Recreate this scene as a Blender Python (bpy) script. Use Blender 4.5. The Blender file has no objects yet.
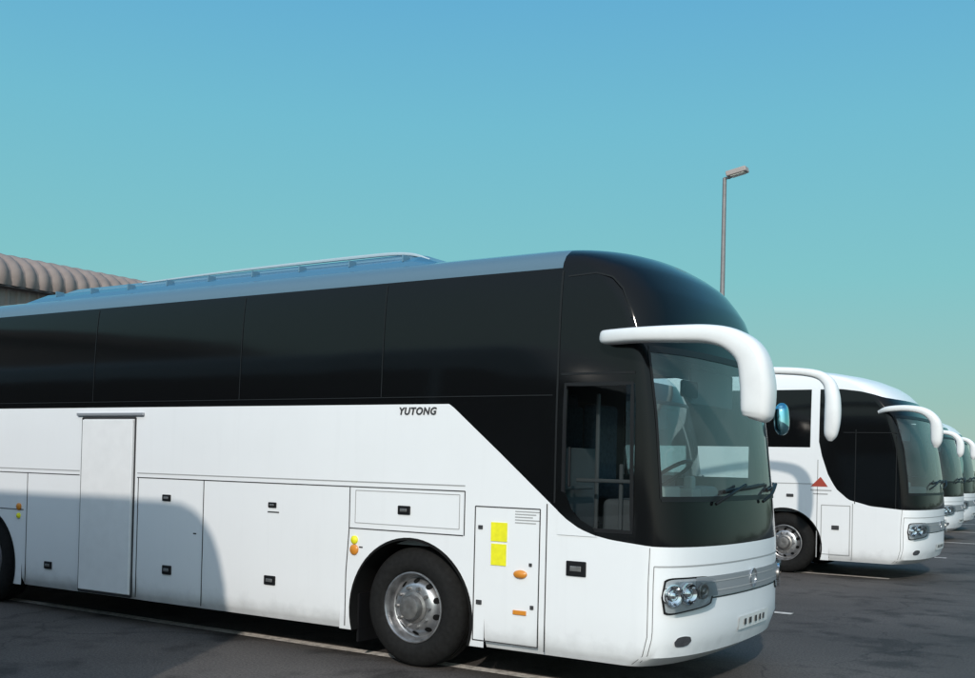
import bpy, math, random
import numpy as np
from mathutils import Vector, Matrix
random.seed(4)
scene=bpy.context.scene
COL=bpy.context.collection
# ------------------------------------------------------------------ materials
def new_mat(name):
    m=bpy.data.materials.new(name); m.use_nodes=True
    return m, m.node_tree.nodes, m.node_tree.links
def bsdf(m): return [n for n in m.node_tree.nodes if n.type=='BSDF_PRINCIPLED'][0]
def simple(name,col,rough=.5,metal=0,spec=.5,noise=0.0,nscale=8,coat=0,bump=0.0):
    m,n,l=new_mat(name); b=bsdf(m)
    b.inputs['Base Color'].default_value=(*col,1); b.inputs['Roughness'].default_value=rough
    b.inputs['Metallic'].default_value=metal; b.inputs['Specular IOR Level'].default_value=spec
    b.inputs['Coat Weight'].default_value=coat
    if noise>0 or bump>0:
        tc=n.new('ShaderNodeTexCoord'); t=n.new('ShaderNodeTexNoise'); t.inputs['Scale'].default_value=nscale; t.inputs['Detail'].default_value=6
        l.new(tc.outputs['Object'],t.inputs['Vector'])
        if noise>0:
            r=n.new('ShaderNodeMapRange'); r.inputs[1].default_value=.3; r.inputs[2].default_value=.7; r.inputs[3].default_value=1-noise; r.inputs[4].default_value=1+noise*.4
            l.new(t.outputs['Fac'],r.inputs[0])
            mx=n.new('ShaderNodeVectorMath'); mx.operation='SCALE'; mx.inputs[0].default_value=col
            l.new(r.outputs[0],mx.inputs['Scale']); l.new(mx.outputs[0],b.inputs['Base Color'])
        if bump>0:
            bp=n.new('ShaderNodeBump'); bp.inputs['Strength'].default_value=bump; bp.inputs['Distance'].default_value=.01
            l.new(t.outputs['Fac'],bp.inputs['Height']); l.new(bp.outputs[0],b.inputs['Normal'])
    return m
def glass(name,tint,refl=1.0,rough=.01,ior=1.5,dust=0.0):
    m,n,l=new_mat(name); n.remove(bsdf(m)); out=[x for x in n if x.type=='OUTPUT_MATERIAL'][0]
    tr=n.new('ShaderNodeBsdfTransparent'); tr.inputs[0].default_value=(*tint,1)
    gl=n.new('ShaderNodeBsdfGlossy'); gl.inputs['Roughness'].default_value=rough; gl.inputs[0].default_value=(refl,refl,refl,1)
    fr=n.new('ShaderNodeFresnel'); fr.inputs[0].default_value=ior
    mx=n.new('ShaderNodeMixShader'); l.new(fr.outputs[0],mx.inputs[0]); l.new(tr.outputs[0],mx.inputs[1]); l.new(gl.outputs[0],mx.inputs[2])
    last=mx.outputs[0]
    if dust:
        d=n.new('ShaderNodeBsdfDiffuse'); d.inputs[0].default_value=(.45,.50,.50,1)
        tc=n.new('ShaderNodeTexCoord'); t=n.new('ShaderNodeTexNoise'); t.inputs['Scale'].default_value=2.2; t.inputs['Detail'].default_value=6; l.new(tc.outputs['Object'],t.inputs['Vector'])
        r=n.new('ShaderNodeMapRange'); r.inputs[1].default_value=.3; r.inputs[2].default_value=.75; r.inputs[3].default_value=dust*.4; r.inputs[4].default_value=dust; l.new(t.outputs[0],r.inputs[0])
        m2=n.new('ShaderNodeMixShader'); l.new(r.outputs[0],m2.inputs[0]); l.new(last,m2.inputs[1]); l.new(d.outputs[0],m2.inputs[2]); last=m2.outputs[0]
    l.new(last,out.inputs[0]); return m
def math_node(n,l,op,a,b=None):
    k=n.new('ShaderNodeMath'); k.operation=op
    for i,v in enumerate((a,b)):
        if v is None: continue
        if isinstance(v,(int,float)): k.inputs[i].default_value=v
        else: l.new(v,k.inputs[i])
    return k.outputs[0]
def livery(name,hpts,tpts,pillar=None,rail=None,white=(.80,.81,.82),black=(.0045,.005,.0055)):
    """coach paint: black where h(x)<z<t(x) in the coach's own coordinates, white elsewhere"""
    m,n,l=new_mat(name); b=bsdf(m)
    tc=n.new('ShaderNodeTexCoord'); sp=n.new('ShaderNodeSeparateXYZ'); l.new(tc.outputs['Object'],sp.inputs[0])
    u=n.new('ShaderNodeMapRange'); u.inputs[1].default_value=-10; u.inputs[2].default_value=3; l.new(sp.outputs[0],u.inputs[0])
    def ramp(pts):
        r=n.new('ShaderNodeValToRGB'); cr=r.color_ramp
        pts=sorted(pts)
        cr.elements[0].position=(pts[0][0]+10)/13; cr.elements[0].color=(pts[0][1]/4,)*3+(1,)
        cr.elements[1].position=(pts[-1][0]+10)/13; cr.elements[1].color=(pts[-1][1]/4,)*3+(1,)
        for x,z in pts[1:-1]:
            e=cr.elements.new((x+10)/13); e.color=(z/4,)*3+(1,)
        l.new(u.outputs[0],r.inputs[0])
        s=n.new('ShaderNodeSeparateColor'); l.new(r.outputs[0],s.inputs[0])
        return math_node(n,l,'MULTIPLY',s.outputs[0],4.0)
    a=math_node(n,l,'GREATER_THAN',sp.outputs[2],ramp(hpts))
    c=math_node(n,l,'LESS_THAN',sp.outputs[2],ramp(tpts))
    k=math_node(n,l,'MULTIPLY',a,c)
    if pillar:
        p1=math_node(n,l,'LESS_THAN',sp.outputs[0],pillar[0]); p2=math_node(n,l,'GREATER_THAN',sp.outputs[0],pillar[1])
        k=math_node(n,l,'MULTIPLY',k,math_node(n,l,'MAXIMUM',p1,p2))
    def noise(s,d,vec,r_=.6):
        t=n.new('ShaderNodeTexNoise'); t.inputs['Scale'].default_value=s; t.inputs['Detail'].default_value=d; t.inputs['Roughness'].default_value=r_; l.new(vec,t.inputs['Vector']); return t.outputs[0]
    def mr(x,a_,b_,c_,d_):
        r=n.new('ShaderNodeMapRange'); r.inputs[1].default_value=a_; r.inputs[2].default_value=b_; r.inputs[3].default_value=c_; r.inputs[4].default_value=d_; l.new(x,r.inputs[0]); return r.outputs[0]
    mp=n.new('ShaderNodeMapping'); mp.inputs['Scale'].default_value=(9,9,.6); l.new(tc.outputs['Object'],mp.inputs['Vector'])
    g1=mr(noise(1.3,8,tc.outputs['Object']),.35,.75,1,.97)
    g2=mr(noise(1.0,5,mp.outputs[0]),.55,.78,1,.97)
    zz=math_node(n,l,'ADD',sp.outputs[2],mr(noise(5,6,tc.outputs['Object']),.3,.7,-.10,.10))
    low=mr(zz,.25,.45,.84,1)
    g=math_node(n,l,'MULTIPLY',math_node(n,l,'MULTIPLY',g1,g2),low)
    wv=n.new('ShaderNodeVectorMath'); wv.operation='SCALE'; wv.inputs[0].default_value=white; l.new(g,wv.inputs['Scale'])
    mx=n.new('ShaderNodeMix'); mx.data_type='RGBA'; l.new(k,mx.inputs[0]); l.new(wv.outputs[0],mx.inputs[6]); mx.inputs[7].default_value=(*black,1)
    col=mx.outputs[2]
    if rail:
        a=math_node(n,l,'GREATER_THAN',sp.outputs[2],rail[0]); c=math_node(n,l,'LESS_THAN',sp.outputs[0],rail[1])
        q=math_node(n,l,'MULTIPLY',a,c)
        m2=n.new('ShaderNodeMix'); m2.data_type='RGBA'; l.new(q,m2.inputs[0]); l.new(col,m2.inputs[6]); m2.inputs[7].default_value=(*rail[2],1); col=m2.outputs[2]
    l.new(col,b.inputs['Base Color'])
    l.new(mr(k,0,1,.25,.09),b.inputs['Roughness']); l.new(mr(k,0,1,.45,.20),b.inputs['Specular IOR Level'])
    w=noise(.8,1,tc.outputs['Object'])
    bp=n.new('ShaderNodeBump'); bp.inputs['Strength'].default_value=.3; bp.inputs['Distance'].default_value=.02
    l.new(w,bp.inputs['Height']); l.new(bp.outputs[0],b.inputs['Normal'])
    return m
M={}
M['white']=simple('white_plastic',(.80,.80,.80),.25,noise=.04)
M['seam']=simple('seam_dark',(.035,.035,.037),.7)
M['seam2']=simple('seam_on_black',(.012,.013,.014),.5,spec=.2)
M['seamgrey']=simple('seam_grey',(.36,.36,.36),.6)
M['black']=simple('black_trim',(.008,.008,.009),.45,spec=.3)
M['under']=simple('underbody',(.010,.010,.010),.9,spec=.1)
M['liner']=simple('interior_lining',(.18,.205,.215),.8)
M['trimgrey']=simple('interior_grey',(.28,.29,.30),.7)
M['seat']=simple('seat_fabric',(.14,.19,.25),.9,noise=.3,nscale=30)
M['cream']=simple('interior_cream',(.48,.50,.48),.7)
M['rubber']=simple('tyre_rubber',(.013,.013,.013),.85,noise=.35,nscale=25,spec=.2)
M['rim']=simple('rim_steel',(.50,.50,.51),.34,metal=.85,noise=.35,nscale=14)
M['hub']=simple('hub_metal',(.34,.33,.32),.4,metal=.8,noise=.3,nscale=20)
M['chrome']=simple('chrome',(.75,.76,.78),.12,metal=1)
M['bowl']=simple('lamp_bowl',(.62,.64,.66),.25,metal=.5)
M['silver']=simple('silver_trim',(.36,.37,.39),.4,metal=.4)
M['yellow']=simple('yellow_sticker',(.85,.80,.02),.5,noise=.12,nscale=20)
M['orange']=simple('orange_lamp',(.65,.24,.03),.3)
M['red']=simple('red_decal',(.35,.05,.03),.5)
M['glass']=glass('windscreen_glass',(.66,.78,.78),1.0,dust=.12)
M['glassdoor']=glass('door_glass',(.38,.41,.42),.6,ior=1.35)
M['clear']=glass('lamp_clear',(.9,.92,.93),1.0)
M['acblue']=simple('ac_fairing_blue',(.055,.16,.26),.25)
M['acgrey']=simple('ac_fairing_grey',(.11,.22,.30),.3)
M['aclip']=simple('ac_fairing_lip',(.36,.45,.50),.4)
M['mirrorglass']=simple('mirror_glass',(.30,.62,.70),.05,metal=1)
M['plate']=simple('number_plate',(.7,.7,.68),.5)
A_h=[(-10,2.21),(.37,2.21),(.86,1.82),(1.35,1.42),(1.47,1.325),(1.59,1.255),(1.72,1.21),(1.85,1.185),(2.17,1.155),(3,1.13)]
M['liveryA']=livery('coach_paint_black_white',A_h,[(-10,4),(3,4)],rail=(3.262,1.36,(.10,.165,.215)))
B_h=[(-10,2.1),(.44,2.1),(.55,2.25),(.60,2.0),(.72,1.65),(.85,1.43),(1.05,1.26),(1.4,1.17),(1.9,1.13),(3,1.13)]
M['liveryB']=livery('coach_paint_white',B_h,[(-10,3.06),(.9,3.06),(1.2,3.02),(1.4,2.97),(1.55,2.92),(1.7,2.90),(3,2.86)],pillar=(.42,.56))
# ------------------------------------------------------------------ mesh helpers
def add(name,verts,faces,mat,parent=None,smooth=False,angle=None):
    me=bpy.data.meshes.new(name); me.from_pydata([tuple(map(float,v)) for v in verts],[],faces); me.update()
    if smooth: me.polygons.foreach_set('use_smooth',[True]*len(me.polygons))
    if smooth and angle: me.set_sharp_from_angle(angle=math.radians(angle))
    if mat is not None: me.materials.append(mat)
    o=bpy.data.objects.new(name,me); COL.objects.link(o)
    if parent is not None: o.parent=parent
    return o
def empty(name,loc=(0,0,0),rotz=0):
    e=bpy.data.objects.new(name,None); e.location=loc; e.rotation_euler=(0,0,rotz); COL.objects.link(e); return e
def boxdata(c,s):
    cx,cy,cz=c; a,b,d=s[0]/2,s[1]/2,s[2]/2
    v=[(cx+i*a,cy+j*b,cz+k*d) for i in(-1,1) for j in(-1,1) for k in(-1,1)]
    f=[(0,1,3,2),(4,6,7,5),(0,4,5,1),(2,3,7,6),(0,2,6,4),(1,5,7,3)]
    return v,f
def boxes(name,lst,mat,parent=None,bevel=0,rot=None,loc=None):
    V=[];Fc=[]
    for c,s in lst:
        v,f=boxdata(c,s); k=len(V); V+=v; Fc+=[tuple(i+k for i in q) for q in f]
    o=add(name,V,Fc,mat,parent)
    if bevel:
        b=o.modifiers.new('bevel','BEVEL'); b.width=bevel; b.segments=3; b.limit_method='ANGLE'
        o.data.polygons.foreach_set('use_smooth',[True]*len(o.data.polygons)); w=o.modifiers.new('wn','WEIGHTED_NORMAL')
    if loc: o.location=loc
    if rot: o.rotation_euler=rot
    return o
def lathe(name,prof,mat,parent,centre,seg=48,side=1,angle=40,sx=1.0,sz=1.0):
    """profile (r, depth) revolved around the Y axis; side=+1: depth grows towards +y"""
    V=[];Fc=[]
    for r,d in prof:
        for i in range(seg):
            t=2*math.pi*i/seg; V.append((centre[0]+sx*r*math.cos(t),centre[1]+side*d,centre[2]+sz*r*math.sin(t)))
    for k in range(len(prof)-1):
        for i in range(seg):
            j=(i+1)%seg; Fc.append((k*seg+i,k*seg+j,(k+1)*seg+j,(k+1)*seg+i))
    return add(name,V,Fc,mat,parent,True,angle)
def sweep(name,path,radii,mat,parent,seg=16,upv=(0,0,1),sub=6,pw=.75):
    P=[Vector(p) for p in path]; n=len(P)
    def cr(a,b,c,d,t): return .5*((2*b)+(-a+c)*t+(2*a-5*b+4*c-d)*t*t+(-a+3*b-3*c+d)*t**3)
    pts=[];rr=[]
    R=[Vector((r[0],r[1],0)) for r in radii]
    for i in range(n-1):
        a=max(i-1,0);d=min(i+2,n-1)
        for k in range(sub):
            t=k/sub; pts.append(cr(P[a],P[i],P[i+1],P[d],t)); rr.append(cr(R[a],R[i],R[i+1],R[d],t))
    pts.append(P[-1]); rr.append(R[-1])
    V=[];Fc=[];Y=Vector(upv)
    for i,p in enumerate(pts):
        T=(pts[min(i+1,len(pts)-1)]-pts[max(i-1,0)]).normalized()
        B=T.cross(Y).normalized(); N=B.cross(T).normalized()
        for k in range(seg):
            t=2*math.pi*k/seg; c,s=math.cos(t),math.sin(t)
            c=math.copysign(abs(c)**pw,c); s=math.copysign(abs(s)**pw,s)
            V.append(p+N*c*max(rr[i][1],.002)+B*s*max(rr[i][0],.002))
    for i in range(len(pts)-1):
        for k in range(seg):
            j=(k+1)%seg; Fc.append((i*seg+k,i*seg+j,(i+1)*seg+j,(i+1)*seg+k))
    Fc.append(tuple(range(seg))[::-1]); Fc.append(tuple((len(pts)-1)*seg+k for k in range(seg)))
    return add(name,V,Fc,mat,parent,True,50)
# ------------------------------------------------------------------ coach
ZT=[.26,.34,.5,.9,1.13,1.6,2.1,2.6,2.75,2.9,3.05,3.15,3.25,3.30,3.36,3.42,3.47,3.50]
PROF={'A':([2.30,2.44,2.50,2.50,2.49,2.43,2.36,2.29,2.26,2.23,2.18,2.12,2.05,2.00,1.92,1.82,1.68,1.48],
           [.34,.36,.38,.38,.36,.32,.28,.29,.30,.33,.37,.40,.44,.47,.50,.55,.60,.65]),
      'B':([2.32,2.46,2.52,2.52,2.52,2.48,2.40,2.26,2.18,2.08,1.93,1.78,1.54,1.36,1.05,.62,.15,-.4],
           [.36,.38,.40,.40,.38,.36,.34,.34,.35,.37,.40,.42,.46,.48,.52,.58,.65,.7])}
CUR='A'
IN=[.05,.01,0,0,0,0,0,.012,.018,.025,.035,.045,.06,.075,.115,.20,.38,.70]
XR=-9.45; DR=.28; HW=1.275; NE=2.3
LV=[.26,.30,.34,.42,.5,.62,.75,.9,1.02,1.15,1.25,1.38,1.5,1.65,1.82,2.0,2.2,2.35,2.45,2.6,2.68,2.75,2.83,2.9,2.98,3.05,3.1,3.15,3.2,3.25,3.275,3.30,3.33,3.36,3.39,3.42,3.445,3.47,3.485,3.50]
NT=32
def prm(z,fs): 
    return np.interp(z,ZT,PROF[CUR][0])+fs, np.interp(z,ZT,PROF[CUR][1]), np.interp(z,ZT,IN)
def front_pt(th,z,fs,off=0):
    xf,D,i=prm(z,fs); xf-=off; W=HW-i-off; c,s=math.cos(th),math.sin(th)
    return Vector((xf-D+D*abs(s)**(2/NE), HW-W*math.copysign(abs(c)**(2/NE),c), z))
def front_surf(th,z,fs,off):
    e=1e-3
    p=front_pt(th,z,fs); a=front_pt(th+e,z,fs)-front_pt(th-e,z,fs); b=front_pt(th,z+e,fs)-front_pt(th,z-e,fs)
    n=a.cross(b).normalized(); 
    if n.x<0 and abs(n.x)>.2: n=-n
    if abs(n.x)<=.2 and (n.y>0)==(p.y<HW): n=-n
    return p+n*off
COLS=[-9.17,-8,-6.85,-5.35,-4,-2.5,-.75,.75,1.44,2.03]
def ring(z,fs,off=0):
    xf,D,i=prm(z,fs); xs=xf-D
    lim=[None]*6+[xs-1.2,xs-.95,xs-.42,xs-.02]
    cols=[c if q is None else min(c,q) for c,q in zip(COLS,lim)]
    y0=i+off; y1=2*HW-i-off
    pts=[Vector((c,y0,z)) for c in cols]
    pts+=[front_pt(math.pi*k/NT,z,fs,off) for k in range(NT+1)]
    pts+=[Vector((c,y1,z)) for c in cols[::-1]]
    n2=12
    xr=XR+ (0.0 if z<2.6 else (z-2.6)**2*.25)
    for k in range(1,n2):
        t=math.pi*k/n2; c,s=math.cos(t),math.sin(t)
        pts.append(Vector((xr+DR-(DR-off)*abs(s)**(2/NE), HW+(HW-i-off)*math.copysign(abs(c)**(2/NE),c), z)))
    return pts
NC=len(COLS)
def shell(fs,off,skip):
    rings=[ring(z,fs,off) for z in LV]; n=len(rings[0]); V=[p for r in rings for p in r]; Fc=[]; S=[]
    for k in range(len(LV)-1):
        zc=(LV[k]+LV[k+1])/2
        for i in range(n):
            j=(i+1)%n; f=(k*n+i,k*n+j,(k+1)*n+j,(k+1)*n+i)
            tag=skip(i,zc)
            if tag: S.append((tag,f))
            else: Fc.append(f)
    Fc.append(tuple((len(LV)-1)*n+i for i in range(n)))
    return V,Fc,S
W0=3
def coach(name,loc,mat,fs=0.0,detail=True,kind='A',wsz=(1.5,2.6)):
    global CUR
    CUR=kind
    root=empty(name,loc)
    def skip(i,zc):
        if .26<zc<1.15:
            if i in (2,6): return 'arch'
            jj=i-(NC+NT+1)
            if jj in (NC-1-3, NC-1-7): return 'archF'
        if kind=='A' and i==8 and 1.25<zc<2.35: return 'door'
        if i in (NC+NT+1,NC+NT+2) and 1.65<zc<2.6: return 'dwin'
        if NC+W0<=i<=NC+NT-1-W0 and wsz[0]<zc<wsz[1]: return 'wind'
        return None
    V,Fc,S=shell(fs,0,skip)
    add('body',V,Fc,mat,root,True,38)
    Vi,Fi,Si=shell(fs,.035,skip)
    add('body_lining',Vi,[f[::-1] for f in Fi],M['liner'],root)
    def sub(tag,nm,m,off=None):
        fs_=[f for t,f in S if t==tag]
        if not fs_: return
        ids=sorted({i for f in fs_ for i in f}); mp={a:b for b,a in enumerate(ids)}
        add(nm,[V[i] for i in ids],[tuple(mp[i] for i in f) for f in fs_],m,root,True)
    sub('wind','windscreen',M['glass']); sub('door','door_glass',M['glassdoor']); sub('dwin','driver_window',M['glass'])
    R=.625; zc0=.45
    for ax in (0.0,-6.1):
        for y,sd in ((0.0,1),(2*HW,-1)):
            x0,x1,z0,z1=ax-.75,ax+.75,.26,1.15
            N=36; a0=math.asin((z0-zc0)/R); P=[];
            for k in range(N+1):
                t=a0+(math.pi-2*a0)*k/N
                c,s=math.cos(t),math.sin(t)
                pin=(ax+R*c,zc0+R*s)
                cand=[]
                if c>1e-6: cand.append((x1-ax)/c)
                if c<-1e-6: cand.append((x0-ax)/c)
                if s>1e-6: cand.append((z1-zc0)/s)
                if s<-1e-6: cand.append((z0-zc0)/s)
                q=min(cand); po=(ax+q*c,zc0+q*s)
                if k==0: po=(x1,z0)
                if k==N: po=(x0,z0)
                P.append((pin,po))
            VV=[];FF=[];seq=[]
            for k,(pi_,po) in enumerate(P):
                if k>0:
                    pp=P[k-1][1]
                    if abs(pp[0]-x1)<1e-6 and abs(po[1]-z1)<1e-6 and po[0]<x1-1e-6: seq.append((P[k-1][0],(x1,z1)))
                    if abs(pp[1]-z1)<1e-6 and abs(po[0]-x0)<1e-6 and pp[0]>x0+1e-6: seq.append((pi_,(x0,z1)))
                seq.append((pi_,po))
            for a,b in seq: VV+= [(a[0],y,a[1]),(b[0],y,b[1])]
            for k in range(len(seq)-1):
                q=(2*k,2*k+1,2*k+3,2*k+2); FF.append(q if sd==1 else q[::-1])
            add('arch_panel',VV,FF,mat,root)
            VV=[];FF=[]
            for k in range(N+1):
                t=a0+(math.pi-2*a0)*k/N; c,s=math.cos(t),math.sin(t)
                for rr,yy in ((R+.018,y-sd*.004),(R-.004,y-sd*.010),(R-.006,y+sd*.05),(R-.006,y+sd*.62)):
                    VV.append((ax+rr*c,yy,zc0+rr*s))
            for k in range(N):
                for q in range(3):
                    FF.append((4*k+q,4*k+q+1,4*k+q+5,4*k+q+4))
            add('arch_liner',VV,FF,M['under'],root,True,40)
        boxes('mud_flap',[((ax-.60,.32,.36),(.02,.5,.42)),((ax-.60,2*HW-.32,.36),(.02,.5,.42))],M['black'],root)
    boxes('underbody',[((-3.05,HW,.62),(4.55,2.42,.66)),((-8.1,HW,.62),(2.4,2.42,.66)),((1.37+fs/2,HW,.62),(1.32+fs,2.30,.66)),
        ((0,HW,.78),(1.5,1.2,.6)),((-6.1,HW,.78),(1.5,1.2,.6))],M['under'],root)
    for ax in (0.0,-6.1):
        for y,sd in ((.055,1),(2*HW-.055,-1)):
            c=(ax,y,.505)
            w=empty('wheel'); w.parent=root
            lathe('tyre',[(.283,.05),(.288,.012),(.30,.002),(.318,-.008),(.322,-.012),(.40,-.016),(.41,-.012),(.445,-.006),(.478,.018),(.497,.045),(.505,.07),(.505,.10),(.494,.102),(.494,.112),(.505,.114),(.505,.15),(.494,.152),(.494,.162),(.505,.164),(.505,.23),(.495,.27),(.46,.29),(.3,.29)],M['rubber'],w,c,64,sd,60)
            if ax==0 : pr=[(.300,.012),(.298,-.006),(.288,-.008),(.276,.008),(.268,.05),(.262,.085),(.248,.092),(.232,.07),(.208,.035),(.18,.018),(.135,.014)]
            else: pr=[(.300,.012),(.298,-.006),(.288,-.008),(.276,.008),(.268,.06),(.262,.14),(.22,.17),(.18,.16),(.135,.15)]
            d0=pr[-1][1]
            lathe('rim',pr,M['rim'],w,c,64,sd,50)
            lathe('hub',[(.137,d0),(.132,d0-.012),(.108,d0-.02),(.10,d0-.06),(.092,d0-.075),(.06,d0-.082),(.03,d0-.08),(0.001,d0-.078)],M['hub'],w,c,32,sd,35)
            hv=[];hf=[];nv=[];nf=[]
            for k in range(10):
                t=2*math.pi*(k+.5)/10
                b=len(hv)
                for q in range(12):
                    u=2*math.pi*q/12; rx=.021*math.cos(u); rt=.027*math.sin(u)
                    r_=.222+rx; dep=(np.interp(r_,[.18,.208,.232,.248],[.018,.035,.07,.092]) if ax==0 else .165)-.004
                    hv.append((c[0]+r_*math.cos(t)-rt*math.sin(t),c[1]+sd*dep,c[2]+r_*math.sin(t)+rt*math.cos(t)))
                hf.append(tuple(range(b,b+12)))
                t=2*math.pi*k/10; bx,bz=c[0]+.166*math.cos(t),c[2]+.166*math.sin(t); b=len(nv)
                for dd in (d0+.01,d0-.028):
                    for q in range(6):
                        u=math.pi*q/3; nv.append((bx+.015*math.cos(u),c[1]+sd*dd,bz+.015*math.sin(u)))
                nf+= [(b+q,b+(q+1)%6,b+6+(q+1)%6,b+6+q) for q in range(6)]+[tuple(range(b+6,b+12))]
            add('rim_holes',hv,hf,M['under'],w); add('wheel_nuts',nv,nf,M['hub'],w)
    def patch(nm,t0,t1,z0,z1,off,m,nt=12,nz=4,sm=True,round_=0,taper=0):
        VV=[];FF=[]
        for a in range(nt+1):
            for b in range(nz+1):
                u=a/nt; v=b/nz
                if round_:
                    uu=2*u-1; vv=2*v-1; k=(1-abs(uu)**round_)**(1/round_); vv*=k; v=(vv+1)/2
                zb=z0+(z1-z0)*(taper*u); VV.append(front_surf(math.radians(t0+(t1-t0)*u),zb+(z1-zb)*v,fs,off))
        for a in range(nt):
            for b in range(nz):
                i=a*(nz+1)+b; FF.append((i,i+nz+1,i+nz+2,i+1))
        return add(nm,VV,FF,m,root,sm)
    T=lambda k:180.0*k/NT
    e0,e1=T(W0),T(NT-W0)
    patch('windscreen_seal_bottom',e0,e1,wsz[0]-.02,wsz[0]+.02,.006,M['black'],28,1)
    patch('windscreen_seal_top',e0,e1,wsz[1]-.02,wsz[1]+.03,.006,M['black'],28,1)
    patch('windscreen_seal_side',e0-1.2,e0+1.2,wsz[0],wsz[1],.006,M['black'],1,10)
    patch('windscreen_seal_side',e1-1.2,e1+1.2,wsz[0],wsz[1],.006,M['black'],1,10)
    patch('front_strip',44,136,.775,.925,.012,M['silver'],30,3)
    for zz in (.815,.885): patch('front_strip_line',47,133,zz-.005,zz+.005,.016,M['seamgrey'],30,1)
    patch('bonnet_seam',9,171,1.005,1.016,.003,M['seamgrey'],36,1)
    patch('bumper_seam',48,132,.755,.766,.003,M['seam'],30,1)
    for sgn in (0,1):
        g=(lambda a:a) if not sgn else (lambda a:180-a)
        patch('bumper_side_seam',g(4.0),g(4.6),.28,1.145,.003,M['seam'],1,12)
        patch('bumper_side_seam',g(8.6),g(9.2),.30,1.01,.003,M['seam'],1,12)
    for a,b in ((16,59),(164,121)):
        patch('headlamp_frame',a,b,.645,.93,.006,M['black'],18,8,round_=5,taper=.22)
        patch('headlamp_bowl',a+.04*(b-a),a+.96*(b-a),.66,.918,.010,M['bowl'],18,8,round_=5,taper=.22)
        patch('headlamp_cover',a+.01*(b-a),a+.99*(b-a),.65,.925,.045,M['clear'],18,8,round_=4,taper=.22)
        for f,r,zz in ((.22,.085,.80),(.50,.085,.81),(.76,.06,.82)):
            t=a+(b-a)*f; p=front_surf(math.radians(t),zz,fs,.012); q=front_surf(math.radians(t),zz,fs,.04); nrm=(q-p).normalized()
            ax1=nrm.cross(Vector((0,0,1))).normalized(); ax2=ax1.cross(nrm)
            VV=[];FF=[]
            prof=[(1.0,0),(1.0,.018),(.9,.02),(.75,.008),(.45,.0),(.40,.02),(.25,.028),(.01,.03)]
            for rr,dd in prof:
                for k in range(20):
                    u=2*math.pi*k/20; VV.append(p+ax1*r*rr*math.cos(u)+ax2*r*rr*math.sin(u)+nrm*dd)
            for k in range(len(prof)-1):
                for q_ in range(20): FF.append((k*20+q_,k*20+(q_+1)%20,(k+1)*20+(q_+1)%20,(k+1)*20+q_))
            add('headlamp_reflector',VV,FF,M['chrome'] if f<.6 else M['hub'],root,True,30)
        patch('fog_lamp',a+.30*(b-a),a+.62*(b-a),.42,.50,.008,M['chrome'],8,4,round_=2.5)
    patch('number_plate',80,108,.47,.57,.012,M['plate'],6,1)
    for k in range(5): patch('plate_digit',84+k*4,85.6+k*4,.50,.545,.015,M['seam'],1,1)
    o=lathe('badge_ring',[(.075,0),(.075,.012),(.06,.014),(.06,0)],M['chrome'],root,(0,0,0),28); 
    p=front_surf(math.radians(90),.86,fs,.02); o.rotation_euler=(0,0,math.pi/2); o.location=p
    fx=fs
    boxes('floor',[((-3.6+fx/2,HW,1.05),(11,2.3,.06))],M['liner'],root)
    boxes('dashboard',[((1.88+fx,HW,1.28),(.5,2.0,.40)),((1.74+fx,1.85,1.5),(.26,.7,.14))],M['trimgrey'],root,.05)
    o=lathe('steering_wheel',[(.23+.018*math.cos(a),.018*math.sin(a)) for a in [2*math.pi*k/10 for k in range(11)]],M['black'],root,(0,0,0),32)
    o.location=(1.52+fx,1.85,1.66); o.rotation_euler=(math.radians(90),math.radians(-35),0)
    boxes('steering_column',[((1.64+fx,1.85,1.46),(.08,.08,.36))],M['black'],root)
    seats=[]
    for k in range(8):
        x=.55-k*.95
        for y in (.36,.82,1.75,2.2): seats+= [((x,y,1.5),(.45,.42,.14)),((x-.26,y,1.92),(.13,.42,.8)),((x-.27,y,2.36),(.10,.28,.14))]
    seats+=[((1.1+fx,1.85,1.5),(.48,.5,.14)),((.82+fx,1.85,1.9),(.13,.5,.8))]
    boxes('seats',seats,M['seat'],root,.04)
    rx=0 if kind=='A' else -.25
    boxes('ceiling_panel',[((.7+fx+rx,HW,2.95),(1.3,1.9,.05)),((1.75+fx+rx,HW,2.58),(.2,1.7,.12))],M['cream'],root,.02)
    boxes('grab_rails',[((1.55+fx,.35,1.7),(.03,.03,1.2)),((1.3+fx,.5,1.55),(.03,.5,.03)),((1.2+fx,.75,1.5),(.04,.6,.75))],M['trimgrey'],root,.01)
    boxes('sun_blind',[((1.96+fx+rx/2,1.72,2.42),(.02,1.0,.30))],M['liner'],root,.01)
    boxes('dash_items',[((1.93+fx,.75,1.53),(.2,.30,.10)),((1.98+fx,1.2,1.52),(.14,.2,.08)),((1.88+fx,1.45,1.56),(.08,.10,.2))],M['cream'],root,.02)
    boxes('inner_mirror',[((2.0+fx+rx/2,1.1,2.38),(.04,.32,.14))],M['black'],root,.02)
    for (t0,z0,t1,z1) in ((62,1.46,104,1.60),(104,1.46,146,1.60)):
        p=[front_surf(math.radians(t0),z0,fs,.02),front_surf(math.radians(t0+8),z0+.06,fs,.06),front_surf(math.radians(t1-18),z1,fs,.05)]
        sweep('wiper_arm',p,[(.012,.012)]*3,M['black'],root,8)
        a=[front_surf(math.radians(t0+8+(t1-t0-4)*q),z1-.05+.05*q,fs,.02) for q in (0,.33,.66,1)]
        sweep('wiper_blade',a,[(.012,.016)]*4,M['black'],root,8)
    return root,patch
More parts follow.
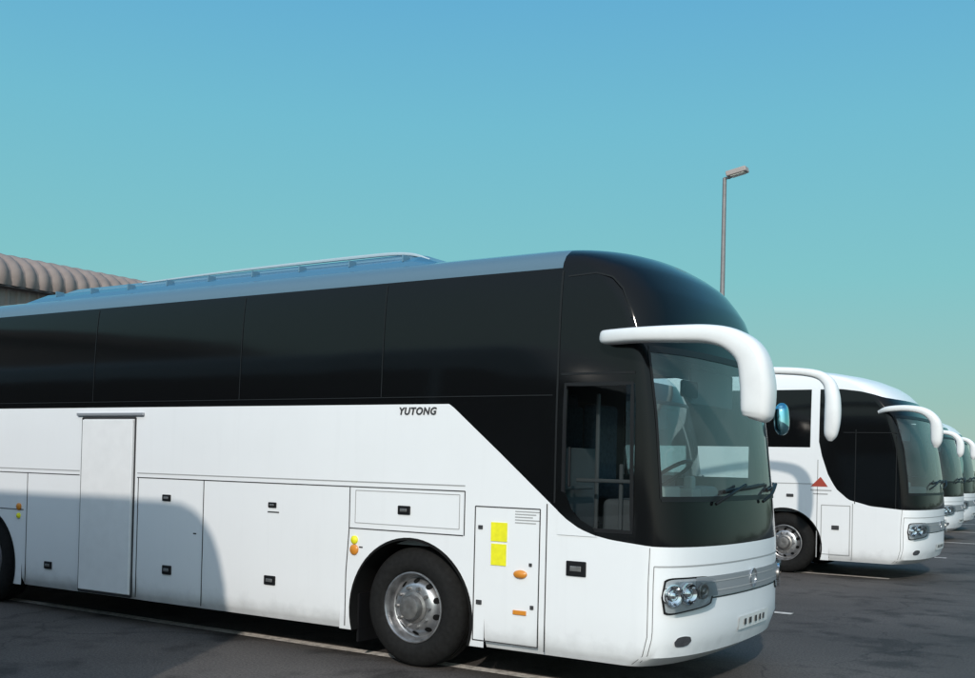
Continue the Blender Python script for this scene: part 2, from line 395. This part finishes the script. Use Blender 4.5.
def strips(name,segs,w,mat,parent,y=-.003,th=.004):
    """seam strips on the near side plane: (x0,z0,x1,z1)"""
    V=[];Fc=[]
    for x0,z0,x1,z1 in segs:
        d=Vector((x1-x0,z1-z0)); d.normalize(); nx,nz=-d.y*w/2,d.x*w/2
        b=len(V)
        for yy in (y,y+th):
            V+= [(x0+nx,yy,z0+nz),(x1+nx,yy,z1+nz),(x1-nx,yy,z1-nz),(x0-nx,yy,z0-nz)]
        Fc+=[(b,b+1,b+2,b+3)]+[(b+i,b+4+i,b+4+(i+1)%4,b+(i+1)%4) for i in range(4)]
    return add(name,V,Fc,mat,parent)
def rrect(x0,z0,x1,z1): return [(x0,z0,x1,z0),(x1,z0,x1,z1),(x1,z1,x0,z1),(x0,z1,x0,z0)]
# ================================================================== main coach
main,patch=coach('coach_bus',(0,0,0),M['liveryA'])
strips('panel_seams',[(-9.1,1.50,-4.38,1.50),(-3.46,1.50,.54,1.50),(-5.28,.29,-5.28,1.50),(-2.49,.29,-2.49,1.50),(-.665,1.13,-.665,1.50),(-.69,.29,-.69,.75),
   (-.665,1.14,.53,1.14),(.54,1.14,.54,1.50),(1.305,.29,1.305,1.43),(-3.44,.29,-3.44,1.50),(-5.34,1.09,-5.9,1.09),(-.69,.75,-.665,1.13)],.009,M['seam'],main)
strips('moulding_line',[(-9.1,1.545,-4.38,1.545),(-3.46,1.545,.54,1.545)],.010,M['seamgrey'],main)
strips('hatch_seams',rrect(.645,.315,1.245,1.385),.009,M['seam'],main)
strips('hatch_inner',rrect(-.60,1.19,.49,1.47),.006,M['seamgrey'],main)
boxes('service_door',[((-3.925,-.012,1.195),(.80,.03,1.78))],M['white'],main,.008)
strips('service_door_frame',rrect(-4.345,.285,-3.505,2.105),.022,M['seam'],main,y=-.006,th=.008)
boxes('service_door_rail',[((-3.9,-.012,2.14),(1.05,.03,.03))],M['silver'],main,.005)
hs=[(-1.59,.61,.14,.085),(-3.01,1.31,.12,.065),(-4.15,.95,.12,.085),(-2.98,.60,.13,.09),(-.07,1.32,.13,.075),(1.57,.95,.17,.115),(-4.87,.51,.13,.08),(-1.58,1.30,.10,.05)]
boxes('handles',[((x,-.006,z),(w,.016,h)) for x,z,w,h in hs],M['black'],main,.012)
boxes('handle_levers',[((x,-.016,z),(w*.55,.01,h*.35)) for x,z,w,h in hs],M['hub'],main,.004)
for x,z,r in ((-.60,1.04,.036),(-.60,.955,.045),(-5.42,1.12,.04),(-5.42,1.02,.03)):
    lathe('marker_lamp',[(r,0),(r,.012),(r*.7,.022),(.001,.026)],M['yellow'] if r<.04 else M['orange'],main,(x,-.0,z),20,-1)
lathe('side_repeater',[(.06,0),(.058,.015),(.035,.028),(.001,.03)],M['orange'],main,(1.08,0,.87),20,-1,sx=1.0,sz=.55)
boxes('side_reflector',[((1.08,-.005,.57),(.12,.012,.035))],M['orange'],main,.004)
boxes('hinges',[((.70,-.006,.62),(.05,.012,.035)),((1.19,-.006,.62),(.03,.012,.03)),((.70,-.006,1.22),(.04,.012,.03)),((1.17,-.006,.95),(.025,.012,.025))],M['seam'],main,.003)
boxes('yellow_stickers',[((.875,-.004,1.19),(.15,.006,.15)),((.875,-.004,1.01),(.14,.006,.17))],M['yellow'],main)
strips('notice_text',[(1.02,1.36-.022*k,1.24-.03*(k%3),1.36-.022*k) for k in range(5)],.008,M['seamgrey'],main)
strips('small_text',[(-4.0+.0,1.07,-3.97,1.07),(-2.62,.98,-2.58,.98),(-1.64,1.235,-1.50,1.235),(-.55,.98,-.51,.98)],.012,M['seam'],main)
c=bpy.data.curves.new('lettering','FONT'); c.body='YUTONG'; c.size=.085; c.extrude=.002; c.shear=.2; c.offset=.0025; c.space_character=1.12
o=bpy.data.objects.new('lettering',c); o.rotation_euler=(math.pi/2,0,0); o.location=(-.155,-.003,2.125); c.materials.append(M['seam']); COL.objects.link(o); o.parent=main
def bodyside(x,z): return np.interp(z,ZT,IN)-.004
def sidecurve(name,pts,w,mat):
    V=[];Fc=[]
    dense=[]
    for (a,b) in zip(pts[:-1],pts[1:]):
        n=max(2,int(math.hypot(b[0]-a[0],b[1]-a[1])/.12))
        for k in range(n): dense.append((a[0]+(b[0]-a[0])*k/n,a[1]+(b[1]-a[1])*k/n))
    dense.append(pts[-1])
    for i,(x,z) in enumerate(dense):
        a=dense[max(i-1,0)];b=dense[min(i+1,len(dense)-1)]; d=Vector((b[0]-a[0],b[1]-a[1])).normalized()
        for s in (-1,1):
            xx=x-d.y*w/2*s; zz=z+d.x*w/2*s; V.append((xx,bodyside(xx,zz),zz))
    Fc=[(2*i,2*i+2,2*i+3,2*i+1) for i in range(len(dense)-1)]
    return add(name,V,Fc,mat,main)
for x in (-7.9,-6.3,-4.2,-2.05,-.35):
    sidecurve('window_seam',[(x,2.27),(x,3.24)],.010,M['seam2'])
sidecurve('window_seam',[(1.37,1.44),(1.37,3.24)],.016,M['seam2'])
sidecurve('window_line',[(-9.1,2.27),(1.33,2.27)],.008,M['seam2'])
sidecurve('front_window_outline',[(1.42,3.19),(1.66,3.20),(1.80,3.16),(1.89,3.07),(1.95,2.93),(1.97,2.84)],.012,M['seam2'])
sidecurve('door_frame',[(1.40,2.43),(2.02,2.43)],.018,M['seam2'])
sidecurve('door_glass_seal',[(1.44,1.50),(1.44,2.35),(2.0,2.35),(2.02,1.25),(1.70,1.25)],.03,M['black'])
# lower corner of the door glass is cut off by the bodywork curve
add('door_corner_panel',[(1.40,-.007,1.20),(1.74,-.007,1.20),(1.70,-.007,1.27),(1.60,-.007,1.32),(1.52,-.007,1.40),(1.465,-.007,1.52),(1.40,-.007,1.54)],[tuple(range(7))],M['liveryA'],main)
boxes('door_grab_handle',[((1.50,-.02,1.72),(.02,.02,.30))],M['black'],main,.005)
boxes('door_inner_rail',[((1.72,.12,1.62),(.46,.03,.03)),((1.86,.14,1.5),(.03,.03,.5))],M['trimgrey'],main,.01)
sweep('mirror_arm_and_housing',[(1.80,-.02,2.69),(1.81,-.03,2.69),(1.86,-.06,2.688),(2.1,-.13,2.685),(2.4,-.17,2.675),(2.66,-.18,2.66),(2.83,-.17,2.61),(2.95,-.15,2.50),(2.99,-.13,2.32),(2.99,-.12,2.15),(2.985,-.12,2.09),(2.98,-.12,2.07)],
   [(.03,.045),(.05,.066),(.055,.074),(.055,.078),(.06,.080),(.065,.085),(.08,.093),(.10,.108),(.11,.118),(.105,.115),(.09,.095),(.05,.05)],M['white'],main,24,(0,-1,0.0001),sub=8,pw=.6)
sweep('driver_mirror_arm',[(2.0,2.5,2.3),(2.18,2.62,2.3),(2.25,2.68,2.25)],[(.02,.02)]*3,M['black'],main,8)
sweep('driver_mirror',[(2.27,2.69,2.34),(2.27,2.70,2.30),(2.28,2.70,2.12),(2.27,2.70,2.06)],[(.02,.03),(.06,.09),(.06,.09),(.02,.03)],M['mirrorglass'],main,14,(0,1,0))
def fairing(name,x0,x1,sec,mat,t0,t1,parent):
    V=[];Fc=[];n=len(sec); xs=[x0,x0+t0*.4,x0+t0,x1-t1,x1-t1*.4,x1]; sc=[.02,.55,1,1,.6,.02]
    for x,s in zip(xs,sc):
        for y,z in sec: V.append((x,y,3.40+(z-3.40)*s))
    for i in range(len(xs)-1):
        for k in range(n-1): Fc.append((i*n+k,i*n+k+1,(i+1)*n+k+1,(i+1)*n+k))
    return add(name,V,Fc,mat,parent,True,30)
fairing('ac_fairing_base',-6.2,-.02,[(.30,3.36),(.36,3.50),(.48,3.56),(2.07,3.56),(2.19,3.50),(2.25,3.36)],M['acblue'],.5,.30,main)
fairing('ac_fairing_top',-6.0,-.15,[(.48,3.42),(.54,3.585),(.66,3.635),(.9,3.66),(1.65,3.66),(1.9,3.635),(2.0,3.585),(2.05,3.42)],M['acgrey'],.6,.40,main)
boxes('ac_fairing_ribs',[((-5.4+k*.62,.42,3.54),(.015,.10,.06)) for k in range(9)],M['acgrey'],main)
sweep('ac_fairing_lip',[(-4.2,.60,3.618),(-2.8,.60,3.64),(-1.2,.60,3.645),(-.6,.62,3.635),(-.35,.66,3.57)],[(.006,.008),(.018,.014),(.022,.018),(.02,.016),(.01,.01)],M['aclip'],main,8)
# ================================================================== other coaches
def horn(root,fs):
    sweep('mirror_arm_and_housing',[(1.80+fs,.03,2.68),(1.95+fs,-.06,2.72),(2.25+fs,-.12,2.73),(2.5+fs,-.12,2.68),(2.64+fs,-.10,2.56),(2.68+fs,-.08,2.42),(2.68+fs,-.07,2.22),(2.67+fs,-.07,2.12)],
      [(.03,.035),(.045,.045),(.05,.055),(.06,.07),(.075,.08),(.09,.09),(.08,.08),(.03,.03)],M['white'],root,14,(0,-1,0.0001))
b2,_=coach('coach_bus',(-.08,10.5,0),M['liveryB'],fs=-.30,kind='B',wsz=(1.38,2.6))
strips('panel_seams',rrect(.62,.36,1.08,1.16)+[(-.66,.3,-.66,1.5),(-9,1.5,.5,1.5),(.55,.3,.55,1.9),(1.12,.3,1.12,1.2)],.014,M['seamgrey'],b2)
strips('door_seams',[(1.15,1.2,1.15,2.4),(1.78,1.15,1.78,2.3),(.95,2.35,1.8,2.35)],.012,M['seam2'],b2)
boxes('handles',[((.85,-.006,.8),(.12,.016,.07)),((-.9,-.006,.8),(.12,.016,.07)),((.1,-.006,1.3),(.12,.016,.05))],M['seam'],b2,.01)
add('logo_decal',[(.44,-.004,1.46),(.72,-.004,1.46),(.60,-.004,1.62)],[(0,1,2)],M['red'],b2)
strips('logo_text',[(.44,1.40,.78,1.40),(.48,1.34,.72,1.34)],.02,M['seamgrey'],b2)
horn(b2,-.30)
hid,_=coach('coach_bus',(-2.75,5.24,0),M['liveryB'],kind='B')
sweep('far_mirror_arm_and_housing',[(1.5,2.40,3.10),(2.4,2.72,3.16),(3.2,2.93,3.17),(3.75,2.96,3.12),(3.97,2.96,3.0),(4.04,2.96,2.8),(4.05,2.96,2.5),(4.03,2.96,2.25),(4.02,2.96,2.15)],
   [(.04,.05),(.05,.06),(.055,.07),(.06,.08),(.08,.09),(.10,.115),(.11,.12),(.09,.09),(.03,.03)],M['white'],hid,16,(0,1,.0001))
b3,_=coach('coach_bus',(-3.9,15.7,0),M['liveryB'],kind='B',wsz=(1.38,2.83)); horn(b3,0)
b4,_=coach('coach_bus',(-1.65,21.0,0),M['liveryB'],kind='B'); horn(b4,0)
b5,_=coach('coach_bus',(-2.1,26.2,0),M['liveryB'],kind='B'); horn(b5,0)
nb,_=coach('coach_bus',(-2.75,-5.95,0),M['liveryB'],kind='A')
# ================================================================== ground
def ground_mat():
    m,n,l=new_mat('asphalt'); b=bsdf(m); tc=n.new('ShaderNodeTexCoord')
    def noise(s,d=5,r=.55):
        t=n.new('ShaderNodeTexNoise'); t.inputs['Scale'].default_value=s; t.inputs['Detail'].default_value=d; t.inputs['Roughness'].default_value=r; l.new(tc.outputs['Object'],t.inputs['Vector']); return t.outputs[0]
    def mr(x,a,b_,c,d):
        r=n.new('ShaderNodeMapRange'); r.inputs[1].default_value=a; r.inputs[2].default_value=b_; r.inputs[3].default_value=c; r.inputs[4].default_value=d; l.new(x,r.inputs[0]); return r.outputs[0]
    fine=mr(noise(45,5,.8),.35,.7,.45,1.65)
    big=mr(noise(.35,6),.35,.7,.72,1.22)
    stain=mr(noise(1.1,7,.6),.52,.62,1.0,.5)
    v=n.new('ShaderNodeTexVoronoi'); v.feature='DISTANCE_TO_EDGE'; v.inputs['Scale'].default_value=.28
    wn=n.new('ShaderNodeTexNoise'); wn.inputs['Scale'].default_value=1.2; wn.inputs['Detail'].default_value=6; l.new(tc.outputs['Object'],wn.inputs['Vector'])
    va=n.new('ShaderNodeVectorMath'); va.operation='MULTIPLY_ADD'; va.inputs[1].default_value=(1.2,1.2,0); l.new(wn.outputs['Color'],va.inputs[0]); l.new(tc.outputs['Object'],va.inputs[2]); l.new(va.outputs[0],v.inputs['Vector'])
    crack=mr(v.outputs['Distance'],0,.006,.55,1)
    k=math_node(n,l,'MULTIPLY',math_node(n,l,'MULTIPLY',fine,big),math_node(n,l,'MULTIPLY',stain,crack))
    s=n.new('ShaderNodeVectorMath'); s.operation='SCALE'; s.inputs[0].default_value=(.096,.084,.077); l.new(k,s.inputs['Scale']); l.new(s.outputs[0],b.inputs['Base Color'])
    b.inputs['Roughness'].default_value=.75; b.inputs['Specular IOR Level'].default_value=.3
    bp=n.new('ShaderNodeBump'); bp.inputs['Strength'].default_value=.7; bp.inputs['Distance'].default_value=.01; l.new(noise(90,3,.7),bp.inputs['Height']); l.new(bp.outputs[0],b.inputs['Normal'])
    return m
S=3000
add('ground',[(-S,-S,0),(S,-S,0),(S,S,0),(-S,S,0)],[(0,1,2,3)],ground_mat())
def worn_paint():
    m,n,l=new_mat('road_paint'); b=bsdf(m); tc=n.new('ShaderNodeTexCoord'); t=n.new('ShaderNodeTexNoise'); t.inputs['Scale'].default_value=14; t.inputs['Detail'].default_value=8; t.inputs['Roughness'].default_value=.7
    l.new(tc.outputs['Object'],t.inputs['Vector']); r=n.new('ShaderNodeMapRange'); r.inputs[1].default_value=.45; r.inputs[2].default_value=.62; l.new(t.outputs[0],r.inputs[0])
    mx=n.new('ShaderNodeMix'); mx.data_type='RGBA'; mx.inputs[6].default_value=(.72,.66,.60,1); mx.inputs[7].default_value=(.36,.33,.30,1); l.new(r.outputs[0],mx.inputs[0]); l.new(mx.outputs[2],b.inputs['Base Color']); b.inputs['Roughness'].default_value=.8
    return m
V=[];Fc=[]
for k in range(-3,9):
    y=.36+5.24*k; b=len(V); V+=[(-11,y-.07,.004),(1.55,y-.07,.004),(1.55,y+.07,.004),(-11,y+.07,.004)]; Fc.append((b,b+1,b+2,b+3))
add('bay_markings',V,Fc,worn_paint())
# ================================================================== depot building
def building():
    root=empty('depot_building')
    clad=simple('cladding',(.26,.22,.20),.6,noise=.15,nscale=2); roofm=simple('roof_sheet',(.26,.21,.19),.6,noise=.15,nscale=3,spec=.3); dark=simple('eave_dark',(.10,.09,.09),.8)
    xw=-20.0; y0,y1=-22.0,17.0
    V=[];Fc=[];n=0; p=.30; ys=[]
    y=y0
    while y<y1:
        ys+=[(y,0),(y+.16,0),(y+.20,.05),(y+.26,.05)]; y+=p
    for yy,d in ys:
        V+=[(xw-.35+d,yy,0),(xw-.35+d,yy,6.0)]
    Fc=[(2*i,2*i+2,2*i+3,2*i+1) for i in range(len(ys)-1)]
    add('ribbed_wall',V,Fc,clad,root)
    prof=[(xw+.0,6.02),(xw+.06,6.20),(xw+.02,6.40),(xw-.12,6.58),(xw-.36,6.74),(xw-.8,6.86),(xw-2,6.98),(xw-5,7.18),(xw-10,7.4)]
    V=[];yy=y0;rows=[]
    while yy<y1:
        for q,d in ((0,0),(.07,.0),(.12,.05),(.19,.085),(.27,.085),(.34,.05)): rows.append((yy+q,d))
        yy+=.40
    for y_,d in rows:
        for i,(x,z) in enumerate(prof):
            a=prof[max(i-1,0)];b=prof[min(i+1,len(prof)-1)]; t=Vector((b[0]-a[0],b[1]-a[1])).normalized(); V.append((x+t.y*d,y_,z-t.x*d))
    n=len(prof); Fc=[(r*n+i,r*n+i+1,(r+1)*n+i+1,(r+1)*n+i) for r in range(len(rows)-1) for i in range(n-1)]
    add('barrel_roof',V,Fc,roofm,root,True,35)
    boxes('soffit',[((xw-.18,(y0+y1)/2,5.99),(.36,y1-y0,.06))],dark,root)
    boxes('gable_wall',[((xw-5.4,y1-.1,3.2),(10,.2,6.4)),((xw-10.3,(y0+y1)/2,3.4),(.2,y1-y0,6.8))],clad,root)
    boxes('base_wall',[((xw-.28,(y0+y1)/2,.5),(.2,y1-y0,1.0))],simple('blockwork',(.38,.36,.34),.8,noise=.15),root)
building()
# ================================================================== street lamp
lamp=empty('street_lamp',(-6.81,25.5,0))
steel=simple('galvanised_steel',(.22,.21,.21),.5,metal=.3,noise=.15)
V=[];Fc=[];seg=12
for z,r in ((0,.11),(.5,.11),(.55,.095),(6,.08),(11.0,.065)):
    for k in range(seg): t=2*math.pi*k/seg; V.append((r*math.cos(t),r*math.sin(t),z))
for i in range(4):
    for k in range(seg): Fc.append((i*seg+k,i*seg+(k+1)%seg,(i+1)*seg+(k+1)%seg,(i+1)*seg+k))
add('pole',V,Fc,steel,lamp,True,40)
boxes('base_plate',[((0,0,.03),(.4,.4,.06))],steel,lamp,.01)
lm=simple('lantern_housing',(.36,.31,.29),.5)
boxes('lantern',[((.42,0,0),(.66,.36,.17))],lm,lamp,.03,loc=(0,0,11.08),rot=(0,math.radians(-10),0))
boxes('bracket',[((.08,0,11.0),(.22,.07,.07))],steel,lamp,.01)
boxes('lantern_lens',[((.44,0,-.095),(.45,.26,.03))],simple('lens',(.75,.72,.62),.3),lamp,.01,loc=(0,0,11.08),rot=(0,math.radians(-10),0))
# ================================================================== far edge of the lot
def far_edge():
    f=empty('boundary_fence',(0,120,0)); g=simple('fence_metal',(.30,.34,.33),.6)
    L=[]
    for k in range(-40,120): L.append(((k*2.0,0,.9),(.07,.07,1.8)))
    L+=[((80,0,1.7),(240,.05,.06)),((80,0,.95),(240,.05,.06)),((80,0,.2),(240,.2,.4))]
    boxes('posts_and_rails',L,g,f)
    rnd=random.Random(7); V=[];Fc=[]
    for k in range(9000):
        x=rnd.uniform(-160,260); y=140+rnd.uniform(-6,6); h=1.8+1.2*math.sin(x*.13)+.8*math.sin(x*.41+1)
        z=rnd.uniform(0,max(.5,h)); s=rnd.uniform(.25,.6); a=rnd.uniform(0,6.28)
        b=len(V); dx,dy=math.cos(a)*s,math.sin(a)*s
        V+=[(x-dx,y-dy,z),(x+dx,y+dy,z+rnd.uniform(-.2,.2)),(x+rnd.uniform(-.3,.3),y,z+s*1.3)]; Fc.append((b,b+1,b+2))
    add('distant_shrubs',V,Fc,simple('foliage',(.06,.09,.05),.9,noise=.5,nscale=.5))
far_edge()
# ================================================================== sky, sun
SAZ=math.radians(24); SEL=math.radians(28.5)   # sun stands towards -y, turned to +x by SAZ
to_sun=Vector((math.sin(SAZ)*math.cos(SEL),-math.cos(SAZ)*math.cos(SEL),math.sin(SEL)))
w=bpy.data.worlds.new('World'); scene.world=w; w.use_nodes=True; n=w.node_tree.nodes; l=w.node_tree.links; n.clear()
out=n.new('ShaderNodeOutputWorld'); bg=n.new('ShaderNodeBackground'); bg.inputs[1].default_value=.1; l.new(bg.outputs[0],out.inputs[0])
sky=n.new('ShaderNodeTexSky'); sky.sky_type='NISHITA'; sky.sun_disc=False; sky.sun_elevation=SEL; sky.sun_rotation=math.atan2(to_sun.x,to_sun.y); sky.dust_density=1.5; sky.air_density=1.0
tc=n.new('ShaderNodeTexCoord'); sp=n.new('ShaderNodeSeparateXYZ'); l.new(tc.outputs['Generated'],sp.inputs[0])
r=n.new('ShaderNodeValToRGB'); cr=r.color_ramp
def lin(c): return tuple(((v/255+.055)/1.055)**2.4 if v>10 else v/3294.6 for v in c)
stops=[(0.0,(164,188,178)),(.06,(145,189,182)),(.17,(123,193,197)),(.30,(110,187,207)),(.42,(95,172,211)),(1.0,(60,120,178))]
cr.elements[0].position=0; cr.elements[0].color=(*lin(stops[0][1]),1); cr.elements[1].position=1; cr.elements[1].color=(*lin(stops[-1][1]),1)
for p,c_ in stops[1:-1]: e=cr.elements.new(p); e.color=(*lin(c_),1)
l.new(sp.outputs[2],r.inputs[0])
# brighter, whiter haze added towards the sun, behind the camera, to lift shadow fill
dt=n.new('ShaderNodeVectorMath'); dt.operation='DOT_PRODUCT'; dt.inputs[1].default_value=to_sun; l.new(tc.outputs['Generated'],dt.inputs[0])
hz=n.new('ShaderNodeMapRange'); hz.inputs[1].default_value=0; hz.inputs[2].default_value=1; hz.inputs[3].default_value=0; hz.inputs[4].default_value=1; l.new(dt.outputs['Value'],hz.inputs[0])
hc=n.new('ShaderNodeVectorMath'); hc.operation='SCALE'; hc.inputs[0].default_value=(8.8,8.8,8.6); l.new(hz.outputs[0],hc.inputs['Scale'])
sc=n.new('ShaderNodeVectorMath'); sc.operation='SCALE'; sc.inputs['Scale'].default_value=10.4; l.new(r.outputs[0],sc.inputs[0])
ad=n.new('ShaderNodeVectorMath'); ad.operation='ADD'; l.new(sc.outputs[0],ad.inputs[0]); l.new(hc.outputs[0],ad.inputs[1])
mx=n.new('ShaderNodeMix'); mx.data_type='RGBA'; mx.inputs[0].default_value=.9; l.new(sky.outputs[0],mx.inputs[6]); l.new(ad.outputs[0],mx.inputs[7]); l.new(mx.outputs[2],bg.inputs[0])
sl=bpy.data.lights.new('sun','SUN'); sl.energy=2.45; sl.angle=math.radians(1.2); sl.color=(1,.93,.84)
so=bpy.data.objects.new('sun',sl); so.rotation_euler=to_sun.to_track_quat('Z','Y').to_euler(); so.location=(0,-20,20); COL.objects.link(so)
# ================================================================== camera
cam=bpy.data.cameras.new('camera'); co=bpy.data.objects.new('camera',cam); COL.objects.link(co); scene.camera=co
a,p,rr,f,sh=0.5703,0.01304,0.02374,1064.69,108.08
fh=Vector((-math.sin(a),math.cos(a),0)); up=Vector((0,0,1)); R=Vector((math.cos(a),math.sin(a),0))
F=fh*math.cos(p)+up*math.sin(p); U=-fh*math.sin(p)+up*math.cos(p)
R2=R*math.cos(rr)+U*math.sin(rr); U2=-R*math.sin(rr)+U*math.cos(rr)
mt=Matrix((R2,U2,-F)).transposed().to_4x4(); mt.translation=Vector((5.34471,-7.17178,1.75)); co.matrix_world=mt
cam.sensor_width=36; cam.lens=f/975*36; cam.shift_y=sh/975; cam.clip_end=6000; cam.clip_start=.05
scene.view_settings.view_transform='Standard'; scene.view_settings.look='None'; scene.view_settings.exposure=0
